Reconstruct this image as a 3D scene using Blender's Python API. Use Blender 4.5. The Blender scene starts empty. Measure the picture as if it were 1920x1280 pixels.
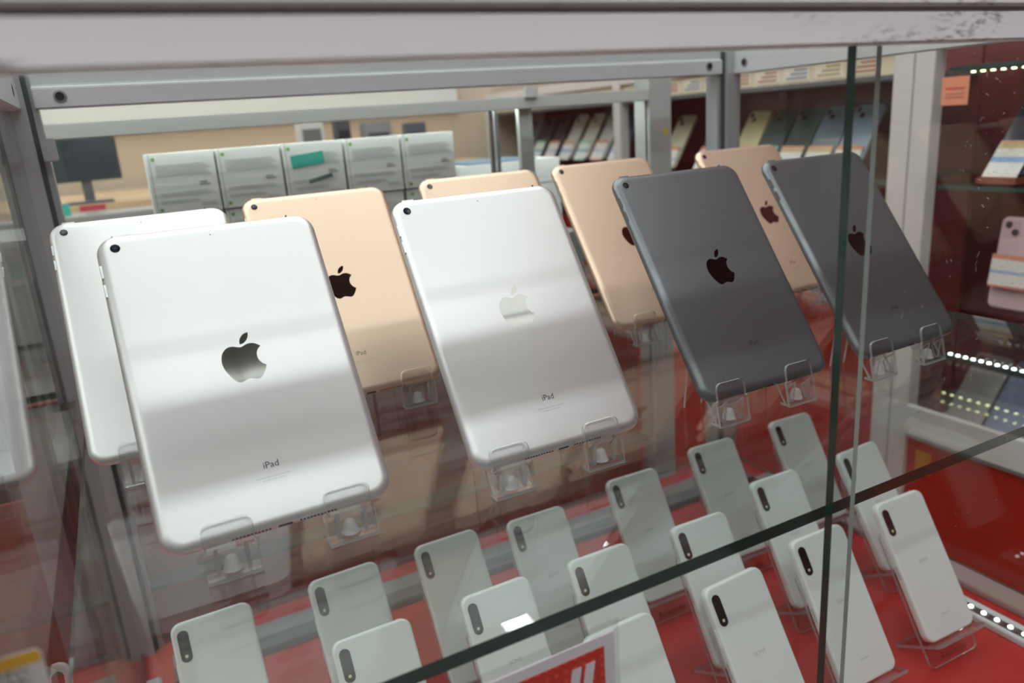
import bpy, bmesh, math, random
from mathutils import Vector, Matrix

random.seed(7)
S = 0.001                      # every dimension below is in millimetres
scene = bpy.context.scene
COL = scene.collection
PI = math.pi
def rad(a): return math.radians(a)

# ------------------------------------------------------------------ camera
CAM = (-42.48, -371.78, 217.59); YAW, PITCH, ROLL = 0.46236, 0.28194, -0.07343
FPX = 1425.4
cy_, sy_, cp_, sp_ = math.cos(YAW), math.sin(YAW), math.cos(PITCH), math.sin(PITCH)
fwd = Vector((sy_*cp_, cy_*cp_, -sp_)); r0 = Vector((cy_, -sy_, 0)); u0 = r0.cross(fwd)
right = math.cos(ROLL)*r0 + math.sin(ROLL)*u0; up = -math.sin(ROLL)*r0 + math.cos(ROLL)*u0
cd = bpy.data.cameras.new('camera'); cam = bpy.data.objects.new('camera', cd); COL.objects.link(cam)
M = Matrix((right, up, -fwd)).transposed().to_4x4(); M.translation = Vector(CAM)*S
cam.matrix_world = M
cd.sensor_fit = 'HORIZONTAL'; cd.sensor_width = 36.0; cd.lens = FPX/1920*36.0
cd.clip_start = 0.01; cd.clip_end = 60
cd.dof.use_dof = True; cd.dof.focus_distance = 0.545; cd.dof.aperture_fstop = 6.3
scene.camera = cam

# ------------------------------------------------------------------ world, exposure
world = bpy.data.worlds.new('store_light'); scene.world = world; world.use_nodes = True
bg = world.node_tree.nodes['Background']
bg.inputs[0].default_value = (1.0, 0.985, 0.975, 1); bg.inputs[1].default_value = 1.65
vs = scene.view_settings
vs.view_transform = 'Standard'; vs.look = 'None'; vs.gamma = 1.0; vs.use_curve_mapping = False
vs.exposure = 0.42
scene.cycles.transparent_max_bounces = 28
scene.cycles.max_bounces = 6
scene.cycles.diffuse_bounces = 2
scene.cycles.glossy_bounces = 3
scene.cycles.transmission_bounces = 3
scene.cycles.sample_clamp_indirect = 4.0
LAMP_POWER = 12.5

# ------------------------------------------------------------------ materials
def lin(c):
    return tuple(((v/12.92) if v <= 0.04045 else ((v+0.055)/1.055)**2.4) for v in (x/255 for x in c))
_m = {}
def mat(name, rgb=None, rough=0.5, metal=0.0, noise=0.0, nscale=60.0, bump=0.0, bscale=200.0, emit=None, es=0, spec=None, trans=0, ior=1.49, coat=0, lincol=None):
    if name in _m: return _m[name]
    m = bpy.data.materials.new(name); m.use_nodes = True; _m[name] = m
    nt = m.node_tree; b = nt.nodes['Principled BSDF']
    c = lincol if lincol else lin(rgb)
    b.inputs['Base Color'].default_value = (*c, 1); b.inputs['Roughness'].default_value = rough
    b.inputs['Metallic'].default_value = metal
    if spec is not None: b.inputs['Specular IOR Level'].default_value = spec
    if coat: b.inputs['Coat Weight'].default_value = coat; b.inputs['Coat Roughness'].default_value = 0.08
    if trans:
        b.inputs['Transmission Weight'].default_value = trans; b.inputs['IOR'].default_value = ior
    if emit:
        b.inputs['Emission Color'].default_value = (*lin(emit), 1); b.inputs['Emission Strength'].default_value = es
    if noise or bump:
        tc = nt.nodes.new('ShaderNodeTexCoord')
        if noise:
            n = nt.nodes.new('ShaderNodeTexNoise'); n.inputs['Scale'].default_value = nscale; n.inputs['Detail'].default_value = 5
            nt.links.new(tc.outputs['Object'], n.inputs['Vector'])
            mx = nt.nodes.new('ShaderNodeMix'); mx.data_type = 'RGBA'
            mx.inputs['A'].default_value = (*[v*(1-noise) for v in c], 1); mx.inputs['B'].default_value = (*[min(1, v*(1+noise)) for v in c], 1)
            nt.links.new(n.outputs['Fac'], mx.inputs['Factor']); nt.links.new(mx.outputs['Result'], b.inputs['Base Color'])
        if bump:
            n2 = nt.nodes.new('ShaderNodeTexNoise'); n2.inputs['Scale'].default_value = bscale
            nt.links.new(tc.outputs['Object'], n2.inputs['Vector'])
            bp = nt.nodes.new('ShaderNodeBump'); bp.inputs['Strength'].default_value = bump; bp.inputs['Distance'].default_value = 0.0005
            nt.links.new(n2.outputs['Fac'], bp.inputs['Height']); nt.links.new(bp.outputs['Normal'], b.inputs['Normal'])
    return m

def pane_mat(name, tint, refl=1.0, haze=0.0):
    """clear sheet glass: Schlick reflection over a tinted see-through body, with a little surface dust"""
    m = bpy.data.materials.new(name); m.use_nodes = True; nt = m.node_tree; N = nt.nodes; L = nt.links
    N.clear()
    out = N.new('ShaderNodeOutputMaterial'); tr = N.new('ShaderNodeBsdfTransparent'); gl = N.new('ShaderNodeBsdfGlossy')
    tr.inputs['Color'].default_value = (*tint, 1); gl.inputs['Roughness'].default_value = 0.0
    ge = N.new('ShaderNodeNewGeometry'); dp = N.new('ShaderNodeVectorMath'); dp.operation = 'DOT_PRODUCT'
    L.new(ge.outputs['Normal'], dp.inputs[0]); L.new(ge.outputs['Incoming'], dp.inputs[1])
    ab = N.new('ShaderNodeMath'); ab.operation = 'ABSOLUTE'; L.new(dp.outputs['Value'], ab.inputs[0])
    om = N.new('ShaderNodeMath'); om.operation = 'SUBTRACT'; om.inputs[0].default_value = 1; L.new(ab.outputs[0], om.inputs[1])
    pw = N.new('ShaderNodeMath'); pw.operation = 'POWER'; pw.inputs[1].default_value = 5; L.new(om.outputs[0], pw.inputs[0])
    ma = N.new('ShaderNodeMath'); ma.operation = 'MULTIPLY_ADD'; ma.inputs[1].default_value = 0.96*refl; ma.inputs[2].default_value = 0.04*refl
    L.new(pw.outputs[0], ma.inputs[0])
    mx = N.new('ShaderNodeMixShader'); L.new(ma.outputs[0], mx.inputs[0]); L.new(tr.outputs[0], mx.inputs[1]); L.new(gl.outputs[0], mx.inputs[2])
    last = mx
    if haze:
        df = N.new('ShaderNodeBsdfDiffuse'); df.inputs['Color'].default_value = (0.8, 0.82, 0.82, 1)
        m2 = N.new('ShaderNodeMixShader'); m2.inputs[0].default_value = haze
        L.new(mx.outputs[0], m2.inputs[1]); L.new(df.outputs[0], m2.inputs[2]); last = m2
    L.new(last.outputs[0], out.inputs['Surface'])
    _m[name] = m
    return m

def smudge_mat(name, rgb, rough=0.45):
    """powder-coated rail with a few rubbed dark scuffs"""
    m = mat(name, rgb, rough, noise=0.03, nscale=30)
    nt = m.node_tree; N = nt.nodes; L = nt.links; b = N['Principled BSDF']
    src = b.inputs['Base Color'].links[0].from_socket
    tc = N.new('ShaderNodeTexCoord'); mp = N.new('ShaderNodeMapping'); mp.inputs['Scale'].default_value = (9, 9, 30)
    L.new(tc.outputs['Object'], mp.inputs['Vector'])
    n1 = N.new('ShaderNodeTexNoise'); n1.inputs['Scale'].default_value = 1.6; n1.inputs['Detail'].default_value = 1
    n2 = N.new('ShaderNodeTexNoise'); n2.inputs['Scale'].default_value = 14; n2.inputs['Detail'].default_value = 6
    L.new(mp.outputs[0], n1.inputs['Vector']); L.new(mp.outputs[0], n2.inputs['Vector'])
    r1 = N.new('ShaderNodeMapRange'); r1.inputs['From Min'].default_value = 0.555; r1.inputs['From Max'].default_value = 0.66
    r2 = N.new('ShaderNodeMapRange'); r2.inputs['From Min'].default_value = 0.50; r2.inputs['From Max'].default_value = 0.70
    L.new(n1.outputs['Fac'], r1.inputs['Value']); L.new(n2.outputs['Fac'], r2.inputs['Value'])
    mu = N.new('ShaderNodeMath'); mu.operation = 'MULTIPLY'; L.new(r1.outputs[0], mu.inputs[0]); L.new(r2.outputs[0], mu.inputs[1])
    mx = N.new('ShaderNodeMix'); mx.data_type = 'RGBA'; L.new(mu.outputs[0], mx.inputs['Factor']); L.new(src, mx.inputs['A'])
    mx.inputs['B'].default_value = (*lin((150, 147, 149)), 1); L.new(mx.outputs['Result'], b.inputs['Base Color'])
    return m

def card_mat(name, base, bands):
    """printed card: coloured bands over the card's generated height (flat print)"""
    if name in _m: return _m[name]
    m = mat(name, base, 0.35); nt = m.node_tree; N = nt.nodes; L = nt.links; b = N['Principled BSDF']
    tc = N.new('ShaderNodeTexCoord'); sp = N.new('ShaderNodeSeparateXYZ'); L.new(tc.outputs['UV'], sp.inputs[0])
    cr = N.new('ShaderNodeValToRGB'); cr.color_ramp.interpolation = 'CONSTANT'
    els = cr.color_ramp.elements
    while len(els) > 1: els.remove(els[-1])
    els[0].position = 0; els[0].color = (*lin(bands[0][1]), 1)
    for p, c in bands[1:]:
        e = els.new(p); e.color = (*lin(c), 1)
    L.new(sp.outputs[1], cr.inputs[0])
    n = N.new('ShaderNodeTexNoise'); n.inputs['Scale'].default_value = 9; n.inputs['Detail'].default_value = 4
    mp = N.new('ShaderNodeMapping'); mp.inputs['Scale'].default_value = (1, 3.5, 1); L.new(tc.outputs['UV'], mp.inputs[0]); L.new(mp.outputs[0], n.inputs['Vector'])
    rg = N.new('ShaderNodeMapRange'); rg.inputs['From Min'].default_value = 0.52; rg.inputs['From Max'].default_value = 0.62; rg.inputs['To Max'].default_value = 0.35
    L.new(n.outputs['Fac'], rg.inputs['Value'])
    mx = N.new('ShaderNodeMix'); mx.data_type = 'RGBA'; L.new(rg.outputs[0], mx.inputs['Factor']); L.new(cr.outputs[0], mx.inputs['A']); mx.inputs['B'].default_value = (*lin((90, 90, 110)), 1)
    L.new(mx.outputs['Result'], b.inputs['Base Color'])
    return m

GL_SHELF = pane_mat('shelf_glass', (0.945, 0.972, 0.962), 1.0)
GL_DOOR = pane_mat('door_glass', (0.972, 0.984, 0.978), 0.9)
GL_SIDE = pane_mat('side_glass', (0.972, 0.988, 0.98), 0.9)
GL_FAR = pane_mat('far_glass', (0.98, 0.99, 0.985), 0.8)
EDGE = mat('green_glass_edge', (18, 52, 46), 0.15, coat=0.4)
EDGE2 = mat('grey_green_glass_edge', (52, 74, 68), 0.2, coat=0.4)
SHEEN = mat('bright_glass_edge', (150, 160, 158), 0.15)  # pale grey stands in for light refracted along the door edge
ACRYL = [pane_mat('clear_acrylic', (0.985, 0.985, 0.985), 1.0), pane_mat('acrylic_edge', (0.60, 0.59, 0.60), 4.0, 0.25)]  # edge tint and haze imitate the light lines of refracting plate edges
FROST = pane_mat('frosted_acrylic', (0.93, 0.93, 0.93), 2.0, 0.4)
RAIL = smudge_mat('rail_white', (248, 247, 250))
SLAB = smudge_mat('header_white', (244, 245, 247))
GROOVE = mat('groove_grey', (164, 154, 150), 0.6)
ALU = mat('post_aluminium', (186, 190, 194), 0.35, metal=0.35, noise=0.03)
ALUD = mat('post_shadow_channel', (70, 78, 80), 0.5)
BACKRAIL = mat('inner_rail', (205, 209, 211), 0.4, noise=0.02)
DECK = mat('red_deck', (176, 52, 50), 0.22, noise=0.06, nscale=8)
REDP = mat('red_panel', (176, 40, 26), 0.3, noise=0.08, nscale=5)
REDD = mat('dark_red_panel', (104, 34, 36), 0.5, noise=0.1, nscale=6)
STEEL = mat('grey_track', (150, 150, 150), 0.35, metal=0.4)
STEELD = mat('dark_track', (105, 106, 108), 0.4, metal=0.3)
BLACK = mat('black_rubber', (18, 18, 20), 0.5)
POSTW = mat('cream_post', (214, 208, 204), 0.45, noise=0.03, nscale=20)
LED = mat('led', (255, 255, 250), 0.3, emit=(245, 255, 250), es=9.0)
LEDY = mat('led_warm', (255, 255, 220), 0.3, emit=(248, 255, 190), es=6.0)
LEDB = mat('led_tape', (52, 54, 56), 0.5)

# ------------------------------------------------------------------ mesh helpers (millimetres)
class MB:
    def __init__(self): self.v = []; self.f = []; self.mi = []; self.uv = {}
    def add(self, vs, fs, mi=0):
        o = len(self.v); self.v += [tuple(p) for p in vs]
        for f in fs: self.f.append([i+o for i in f]); self.mi.append(mi)
        return self
    def box(self, x0, x1, y0, y1, z0, z1, mi=0):
        vs = [(x0,y0,z0),(x1,y0,z0),(x1,y1,z0),(x0,y1,z0),(x0,y0,z1),(x1,y0,z1),(x1,y1,z1),(x0,y1,z1)]
        return self.add(vs, [(0,3,2,1),(4,5,6,7),(0,1,5,4),(1,2,6,5),(2,3,7,6),(3,0,4,7)], mi)
    def slab(self, x0, x1, y0, y1, z0, z1, big=2, mi=0, me=1):
        """box whose two faces across axis `big` take material mi and whose edge faces take me"""
        vs = [(x0,y0,z0),(x1,y0,z0),(x1,y1,z0),(x0,y1,z0),(x0,y0,z1),(x1,y0,z1),(x1,y1,z1),(x0,y1,z1)]
        fs = {2: [(0,3,2,1),(4,5,6,7)], 1: [(0,1,5,4),(2,3,7,6)], 0: [(1,2,6,5),(3,0,4,7)]}
        for a, ff in fs.items(): self.add(vs, ff, mi if a == big else me)
        return self
    def prism(self, poly, a, b, axis='z', mi=0, me=None):
        """poly: list of 2-D points (counter-clockwise seen from +axis); extruded a..b"""
        n = len(poly)
        def P(p, h): return {'z': (p[0], p[1], h), 'x': (h, p[0], p[1]), 'y': (p[1], h, p[0])}[axis]
        vs = [P(p, a) for p in poly] + [P(p, b) for p in poly]
        self.add(vs, [list(range(n))[::-1], list(range(n, 2*n))], mi)
        o = len(self.v)-2*n; k = mi if me is None else me
        for i in range(n): self.f.append([o+i, o+(i+1) % n, o+n+(i+1) % n, o+n+i]); self.mi.append(k)
        return self
    def lathe(self, prof, seg=20, c=(0, 0, 0), mi=0):
        """profile of (r, z) rows about the z axis, closed by caps where r > 0"""
        vs = []; fs = []
        for r, z in prof:
            for k in range(seg):
                a = 2*PI*k/seg; vs.append((c[0]+r*math.cos(a), c[1]+r*math.sin(a), c[2]+z))
        for i in range(len(prof)-1):
            for k in range(seg):
                k2 = (k+1) % seg; fs.append((i*seg+k, i*seg+k2, (i+1)*seg+k2, (i+1)*seg+k))
        fs.append([k for k in range(seg)][::-1]); fs.append([(len(prof)-1)*seg+k for k in range(seg)])
        return self.add(vs, fs, mi)
    def xform(self, Mx):
        self.v = [tuple(Mx @ Vector(p)) for p in self.v]; return self
    def mesh(self, name, bevel=0, smooth=0):
        me = bpy.data.meshes.new(name)
        me.from_pydata([(x*S, y*S, z*S) for x, y, z in self.v], [], self.f)
        for p, i in zip(me.polygons, self.mi): p.material_index = i
        if bevel:
            bm = bmesh.new(); bm.from_mesh(me)
            bmesh.ops.bevel(bm, geom=[e for e in bm.edges if e.calc_face_angle(0) > 0.6], offset=bevel*S, segments=2, affect='EDGES', clamp_overlap=True)
            bm.to_mesh(me); bm.free()
        if smooth:
            for p in me.polygons: p.use_smooth = True
            me.set_sharp_from_angle(angle=rad(smooth))
        me.update()
        return me

def link(name, me, mats, parent=None):
    if mats is not None:
        ml = mats if isinstance(mats, (list, tuple)) else [mats]
        if len(me.materials): me.materials.clear()
        for m in ml: me.materials.append(m)
    o = bpy.data.objects.new(name, me); COL.objects.link(o)
    if parent: o.parent = parent
    return o
def obj(name, mb, mats, parent=None, bevel=0, smooth=0): return link(name, mb.mesh(name, bevel, smooth), mats, parent)
def tag(o, label, cat, group=None, kind=None):
    if label: o['label'] = label
    if cat: o['category'] = cat
    if group: o['group'] = group
    if kind: o['kind'] = kind
    return o
def thing(name, label, cat, loc=(0, 0, 0), group=None, Mx=None):
    o = bpy.data.objects.new(name, None); o.empty_display_size = 0.02; COL.objects.link(o)
    if Mx is not None: o.matrix_world = Mx
    else: o.location = Vector(loc)*S
    return tag(o, label, cat, group)
def struct(o): o['kind'] = 'structure'; return o
def share(src, parent, name=None):
    o = src.copy(); COL.objects.link(o); o.parent = parent
    if name: o.name = name
    return o
def copy_parts(src, dst):
    for ch in list(src.children):
        c = share(ch, dst)
        for g in list(ch.children): share(g, c)
def leanM(x, y, z, yaw, th):
    """local x = width, local y = up along the leaning face, local z = out of the face"""
    Mx = Matrix.Translation(Vector((x, y, z))*S) @ Matrix.Rotation(yaw, 4, 'Z') @ Matrix.Rotation(PI/2-th, 4, 'X')
    return Mx
def rrect(w, h, r, n=8, cx=0, cy=0):
    pts = []
    for (sx, sy, a0) in ((1, -1, -90), (1, 1, 0), (-1, 1, 90), (-1, -1, 180)):
        ox, oy = cx+sx*(w/2-r), cy+sy*(h/2-r)
        for k in range(n+1):
            a = rad(a0+90*k/n); pts.append((ox+r*math.cos(a), oy+r*math.sin(a)))
    return pts
def rings(mb, loops, mi=0, caps=(True, True)):
    """skin a list of equal-length 3-D loops (first = bottom)"""
    n = len(loops[0]); vs = [p for l in loops for p in l]; fs = []
    for i in range(len(loops)-1):
        for k in range(n):
            k2 = (k+1) % n; fs.append((i*n+k, i*n+k2, (i+1)*n+k2, (i+1)*n+k))
    if caps[0]: fs.append(list(range(n))[::-1])
    if caps[1]: fs.append([(len(loops)-1)*n+k for k in range(n)])
    return mb.add(vs, fs, mi)
def text_mesh(body, height, depth=0.05, align='CENTER', spacing=1.0, offset=0.0):
    """lettering as mesh; height = cap height in mm"""
    c = bpy.data.curves.new('lettering', 'FONT'); c.body = body; c.align_x = align; c.size = height/0.727*S
    c.extrude = depth*S/2; c.resolution_u = 3; c.space_character = spacing; c.offset = offset*S
    o = bpy.data.objects.new('lettering', c); COL.objects.link(o)
    bpy.context.view_layer.update()
    me = bpy.data.meshes.new_from_object(o.evaluated_get(bpy.context.evaluated_depsgraph_get()))
    bpy.data.objects.remove(o); bpy.data.curves.remove(c)
    return me
def text(name, body, height, m, parent, loc=(0, 0, 0), rot=(0, 0, 0), **k):
    o = link(name, text_mesh(body, height, **k), m, parent); o.location = Vector(loc)*S; o.rotation_euler = rot
    return o
def card_mesh(w, h, t=0.6):
    """thin card standing on its lower edge, front toward local +z, with a UV map over the front"""
    me = MB().box(-w/2, w/2, 0, h, -t, 0).mesh('card')
    uv = me.uv_layers.new(name='UVMap')
    for li, l in enumerate(me.loops):
        co = me.vertices[l.vertex_index].co; uv.data[li].uv = (co.x/(w*S)+0.5, co.y/(h*S))
    return me

# ------------------------------------------------------------------ dimensions of the showcase
XL, XR, YF, YB = -109, 765, -105, 490
ZS = -20            # top of the glass shelf
ZD = -332           # red deck

# ================================================================== STORE SHELL AND LAMPS
struct(obj('floor', MB().box(-3500, 4500, -3500, 4500, -1140, -1100), mat('store_floor', (128, 122, 116), 0.3, noise=0.06, nscale=3)))
struct(obj('wall_back', MB().box(-3000, 1440, 2000, 2040, -1100, 2450), mat('beige_wall', (206, 186, 164), 0.7, noise=0.04, nscale=4)))
struct(obj('wall_right', MB().box(1440, 1480, -2640, 3600, -1100, 1850), REDD))

struct(obj('wall_left', MB().box(-3040, -3000, -2600, 2040, -1100, 2450), mat('grey_wall', (150, 146, 142), 0.7, noise=0.04, nscale=4)))
struct(obj('wall_front', MB().box(-3040, 1480, -2640, -2600, -1100, 2450), mat('dim_wall', (92, 86, 84), 0.7)))
struct(obj('trim_1', MB().box(-3000, 1000, 1985, 2000, 262, 900), mat('white_sign_band', (222, 226, 222), 0.6)))

def tube_lamp(label, x0, x1, y, z, w, power):
    t = thing('fluorescent_lamp', label, 'lamp', ((x0+x1)/2, y, z), 'fluorescent lamps under the ceiling')
    hl = (x1-x0)/2
    obj('lamp_housing', MB().prism([(-w*1.6, 60), (w*1.6, 60), (w*0.9, 22), (-w*0.9, 22)][::-1], -hl-30, hl+30, 'x'), mat('lamp_housing_white', (235, 235, 235), 0.5), t)
    tb = MB()
    tb.prism([(w/2*math.cos(a), w/2*math.sin(a)) for a in [2*PI*k/10 for k in range(10)]], -hl, hl, 'x')
    obj('lamp_tube', tb, mat('lamp_tube_%d' % round(power), (255, 255, 255), 0.5, emit=(248, 252, 255), es=power), t, smooth=40)
    for sx in (-1, 1):
        obj('hanger_rod', MB().lathe([(5, 60), (5, 420)], 8, (sx*hl*0.8, 0, 0)), STEEL, t)
    return t
tube_lamp('long fluorescent tube lamp above the aisle in front of the showcase', -1700, 1400, -1480, 1850, 90, LAMP_POWER)
tube_lamp('long fluorescent tube lamp hanging above the showcase', -1800, 1400, 300, 1850, 90, LAMP_POWER*0.8)
tube_lamp('long fluorescent tube lamp hanging above the rear counter', -1800, 1200, 1400, 1850, 90, LAMP_POWER*0.8)

blk = thing('ceiling_duct', 'grey ceiling duct hanging above the aisle before the showcase', 'duct', (330, -920, 2000))  # unseen block added overhead so the tablet logos reflect something dark
obj('duct_box', MB().box(-600, 620, -330, 330, 0, 260), mat('duct_grey', (120, 118, 116), 0.6), blk, bevel=4)
for xx in (-540, -60, 420): obj('duct_flange', MB().box(xx, xx+30, -345, 345, -12, 272), STEELD, blk)
for xx in (-450, 450): obj('hanger_rod', MB().lathe([(6, 260), (6, 440)], 8, (xx, 0, 0)), STEEL, blk)

def small_lamp(label, c, sx, sy, power):
    t = thing('panel_lamp', label, 'lamp', c, 'small hanging lamps at the back')
    obj('lamp_frame', MB().box(-sx/2-8, sx/2+8, -sy/2-8, sy/2+8, 2, 22), mat('lamp_housing_white', (235, 235, 235), 0.5), t, bevel=2)
    obj('lamp_diffuser', MB().box(-sx/2, sx/2, -sy/2, sy/2, 0, 2.5), mat('lamp_small_%d' % power, (255, 255, 255), 0.5, emit=(250, 252, 255), es=power), t)
    obj('hanger_rod', MB().lathe([(4, 20), (4, 900)], 8), STEEL, t)
small_lamp('square panel lamp hanging over the rear counter', (942, 1735, 1450), 100, 120, 30)
small_lamp('slim lamp hanging over the right aisle cases', (1262, 1725, 1200), 22, 190, 30)

# ================================================================== THE SHOWCASE
case = thing('display_case', 'white framed glass display case holding tablets above white smartphones', 'display case', (330, 190, ZD))
def cpart(name, mb, mats, parent=case, bevel=0, smooth=0):
    mb.v = [(x-330, y-190, z-ZD) for x, y, z in mb.v] if parent is case else mb.v
    return obj(name, mb, mats, parent, bevel, smooth)
cpart('front_rail', MB().box(-126, 784, -118, -106, 239.8, 253.6), RAIL, bevel=0.8)
cpart('door_track', MB().box(-126, 784, -106, -66, 250, 258), BACKRAIL)
cpart('rail_groove', MB().box(-126, 784, -116, -104, 253.6, 256.0), GROOVE)
cpart('header_panel', MB().box(-126, 784, -120, -104, 256.0, 302), SLAB, bevel=1.2)
cpart('back_rail', MB().prism([(482, 259), (508, 259), (508, 290), (486, 290), (486, 279), (482, 277)], -90, 740, 'x'), BACKRAIL, bevel=0.8)
cpart('side_rail', MB().box(-124, -101, -66, 480, 258, 290), BACKRAIL, bevel=1)
cpart('side_rail', MB().box(757, 780, -66, 480, 258, 290), BACKRAIL, bevel=1)
def corner(sx, sy, x, y, w=34, n=9):
    """square post; its inner corner (toward sx, sy) is notched to take the panes"""
    p = [(x, y), (x-sx*w, y), (x-sx*w, y-sy*w), (x, y-sy*w)]      # x,y = inner corner
    q = [(x-sx*n, y), (x-sx*w, y), (x-sx*w, y-sy*w), (x, y-sy*w), (x, y-sy*n), (x-sx*n, y-sy*n)]
    a = sum(q[i][0]*q[(i+1) % 6][1]-q[(i+1) % 6][0]*q[i][1] for i in range(6))
    return q if a > 0 else q[::-1]
for nm, q in (('a', corner(1, -1, -88, 478)), ('b', corner(-1, -1, 736, 478)), ('c', corner(1, 1, -112, -84)), ('d', corner(-1, 1, 756, -84))):
    cpart('post', MB().prism(q, -1100, 290 if nm in 'ab' else 240), ALU, bevel=0.8)
cpart('post_channel', MB().box(-97.5, -93, 482.5, 487, -330, 289), ALUD)  # dark strip puts the shade of the post notch into colour
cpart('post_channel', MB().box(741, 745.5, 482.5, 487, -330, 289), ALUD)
cpart('back_pane', MB().slab(-90, 740, 494, 498, -326, 262, big=1), [GL_SIDE, EDGE2])
cpart('side_pane', MB().slab(XL-5, XL, -80, 482, -326, 262, big=0), [GL_SIDE, EDGE2])
cpart('side_pane', MB().slab(XR, XR+5, -80, 482, -326, 262, big=0), [GL_SIDE, EDGE2])
cpart('top_pane', MB().slab(-100, 756, -58, 500, 290, 295, big=2), [GL_SIDE, EDGE])
cpart('deck', MB().box(-112, 770, -112, 492, ZD-18, ZD), DECK)
cpart('floor_track', MB().box(-80, 736, 404, 428, ZD, ZD+9), STEELD, bevel=1)
cpart('floor_track', MB().box(-80, 736, 430, 460, ZD, ZD+5), STEEL, bevel=1)
cpart('bottom_rail', MB().box(734, 764, -84, 404, ZD, ZD+8), mat('rail_rose_grey', (158, 140, 138), 0.4), bevel=1)
cpart('bottom_rail', MB().box(-108, -92, -84, 404, ZD, ZD+22), ALU, bevel=2)
cpart('bottom_rail', MB().box(-66, 722, -118, -96, ZD-30, ZD+6), ALU, bevel=2)
# sliding doors
door = cpart('sliding_door', MB().slab(275, 784, -114, -109, ZD+4, 243, big=1), [GL_DOOR, EDGE])
door['label'] = 'right glass door with a dark green edge'
door = cpart('sliding_door', MB().slab(-126, 308, -102, -99, ZD+4, 243, big=1), [GL_DOOR, SHEEN])
door['label'] = 'left glass door with a bright edge'
rs = random.Random(3); ds = MB()
for _ in range(90):
    cx = rs.gauss(372, 34); cz = rs.choice((rs.gauss(196, 22), rs.gauss(140, 30), rs.uniform(-60, 230))); a = rs.uniform(0, PI); l = rs.uniform(0.25, 0.9) if rs.random() < 0.8 else rs.uniform(1.0, 2.0); w = rs.uniform(0.08, 0.18)
    if cx < 312: continue
    ux, uz = math.cos(a), math.sin(a)
    ds.add([(cx+ux*l*i-uz*w*j, -114.05, cz+uz*l*i+ux*w*j) for i, j in ((-1, -1), (1, -1), (1, 1), (-1, 1))], [(0, 1, 2, 3)])
ds = cpart('dust_specks', ds, mat('dust', (196, 196, 192), 0.8)); ds['kind'] = 'stuff'
# bolts, clips, shelf pins
def bolt(c, axis):
    ring = MB().lathe([(5.6, 0), (5.6, 1.0), (3.9, 1.4)], 20); hole = MB().lathe([(3.9, 0), (3.9, 1.45)], 18)
    R = {'y': Matrix.Rotation(PI/2, 4, 'X'), 'x': Matrix.Rotation(-PI/2, 4, 'Y')}[axis]
    for mbx in (ring, hole): mbx.xform(Matrix.Translation(c) @ R)
    b = cpart('bolt', ring, STEEL, smooth=40); h = obj('socket', MB(), BLACK, b)
    hole.v = [(x-330, y-190, z-ZD) for x, y, z in hole.v]; h.data = hole.mesh('socket'); h.data.materials.append(BLACK)
bolt((-68, 482, 269), 'y'); bolt((716, 482, 270), 'y'); bolt((757, 458, 272), 'x'); bolt((-101, 440, 273), 'x')
M0 = None
for x0, x1, y0, y1 in ((-92, -80, 470, 479), (-125, -110, 466, 479)):
    c = cpart('glass_clip', MB().box(x0, x1, y0, y1, 211, 232), ALU, bevel=1)
for x in (-106, 762):
    for y in (-60, 440):
        cpart('shelf_pin', MB().box(min(x, x-3*(1 if x > 0 else -1)), max(x, x-3*(1 if x > 0 else -1))+1.5, y-5, y+5, ZS-13, ZS-8), STEEL, bevel=0.6)
# LED tape along the right floor edge
strip = cpart('led_channel', MB().box(688, 714, -84, 90, ZD, ZD+7), BACKRAIL, bevel=1)
tape = MB().box(694, 703, -84, 88, ZD+7, ZD+8); tape.v = [(x-330, y-190, z-ZD) for x, y, z in tape.v]
obj('led_tape', tape, LEDB, strip)
ledm = None
def led_row(parent, pts, m, r=2.2, off=(0, 0, 0)):
    me = MB().lathe([(r, 0), (r, 1.0), (r*0.75, 1.8)], 10).mesh('led'); me.materials.append(m)
    for p in pts:
        o = bpy.data.objects.new('led', me); COL.objects.link(o); o.parent = parent; o.location = (Vector(p)-Vector(off))*S
led_row(strip, [(698.5, y, ZD+8) for y in range(-80, 76, 14)], LED, 2.4, (330, 190, ZD))

shelf = obj('glass_shelf', MB().slab(-104, 759, -84, 472, ZS-8, ZS, big=2), [GL_SHELF, EDGE])
tag(shelf, 'clear glass shelf with a dark green front edge carrying the tablets', 'shelf')

# ================================================================== TABLETS
TW, TH, TT = 134.8, 203.2, 6.1
LOGO = [(-0.1,113.66),(1.77,114.14),(3.91,115.0),(6.08,115.22),(8.12,114.83),(10.02,113.81),(11.85,112.17),(10.21,110.82),(9.12,109.25),(8.5,107.38),(8.39,105.4),(8.78,103.31),(9.77,101.5),(11.03,100.09),(12.53,99.2),(11.73,97.07),(10.51,94.97),(8.97,92.95),(7.61,91.69),(6.07,91.14),(4.36,91.34),(2.74,91.92),(0.9,92.3),(-0.91,92.06),(-2.61,91.33),(-4.07,90.98),(-5.41,91.14),(-6.63,91.81),(-7.75,92.93),(-9.29,95.23),(-10.74,97.9),(-11.87,100.49),(-12.6,103.38),(-12.74,106.15),(-12.33,108.8),(-11.36,111.35),(-9.92,113.2),(-8.06,114.58),(-6.22,115.06),(-4.17,114.94),(-2.23,114.28)]
LEAF = [(6.35,122.79),(6.14,120.8),(5.35,118.94),(3.85,117.03),(1.98,115.82),(0.01,115.52),(0.21,117.6),(1.21,119.81),(2.97,121.66),(4.76,122.51)]
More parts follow.
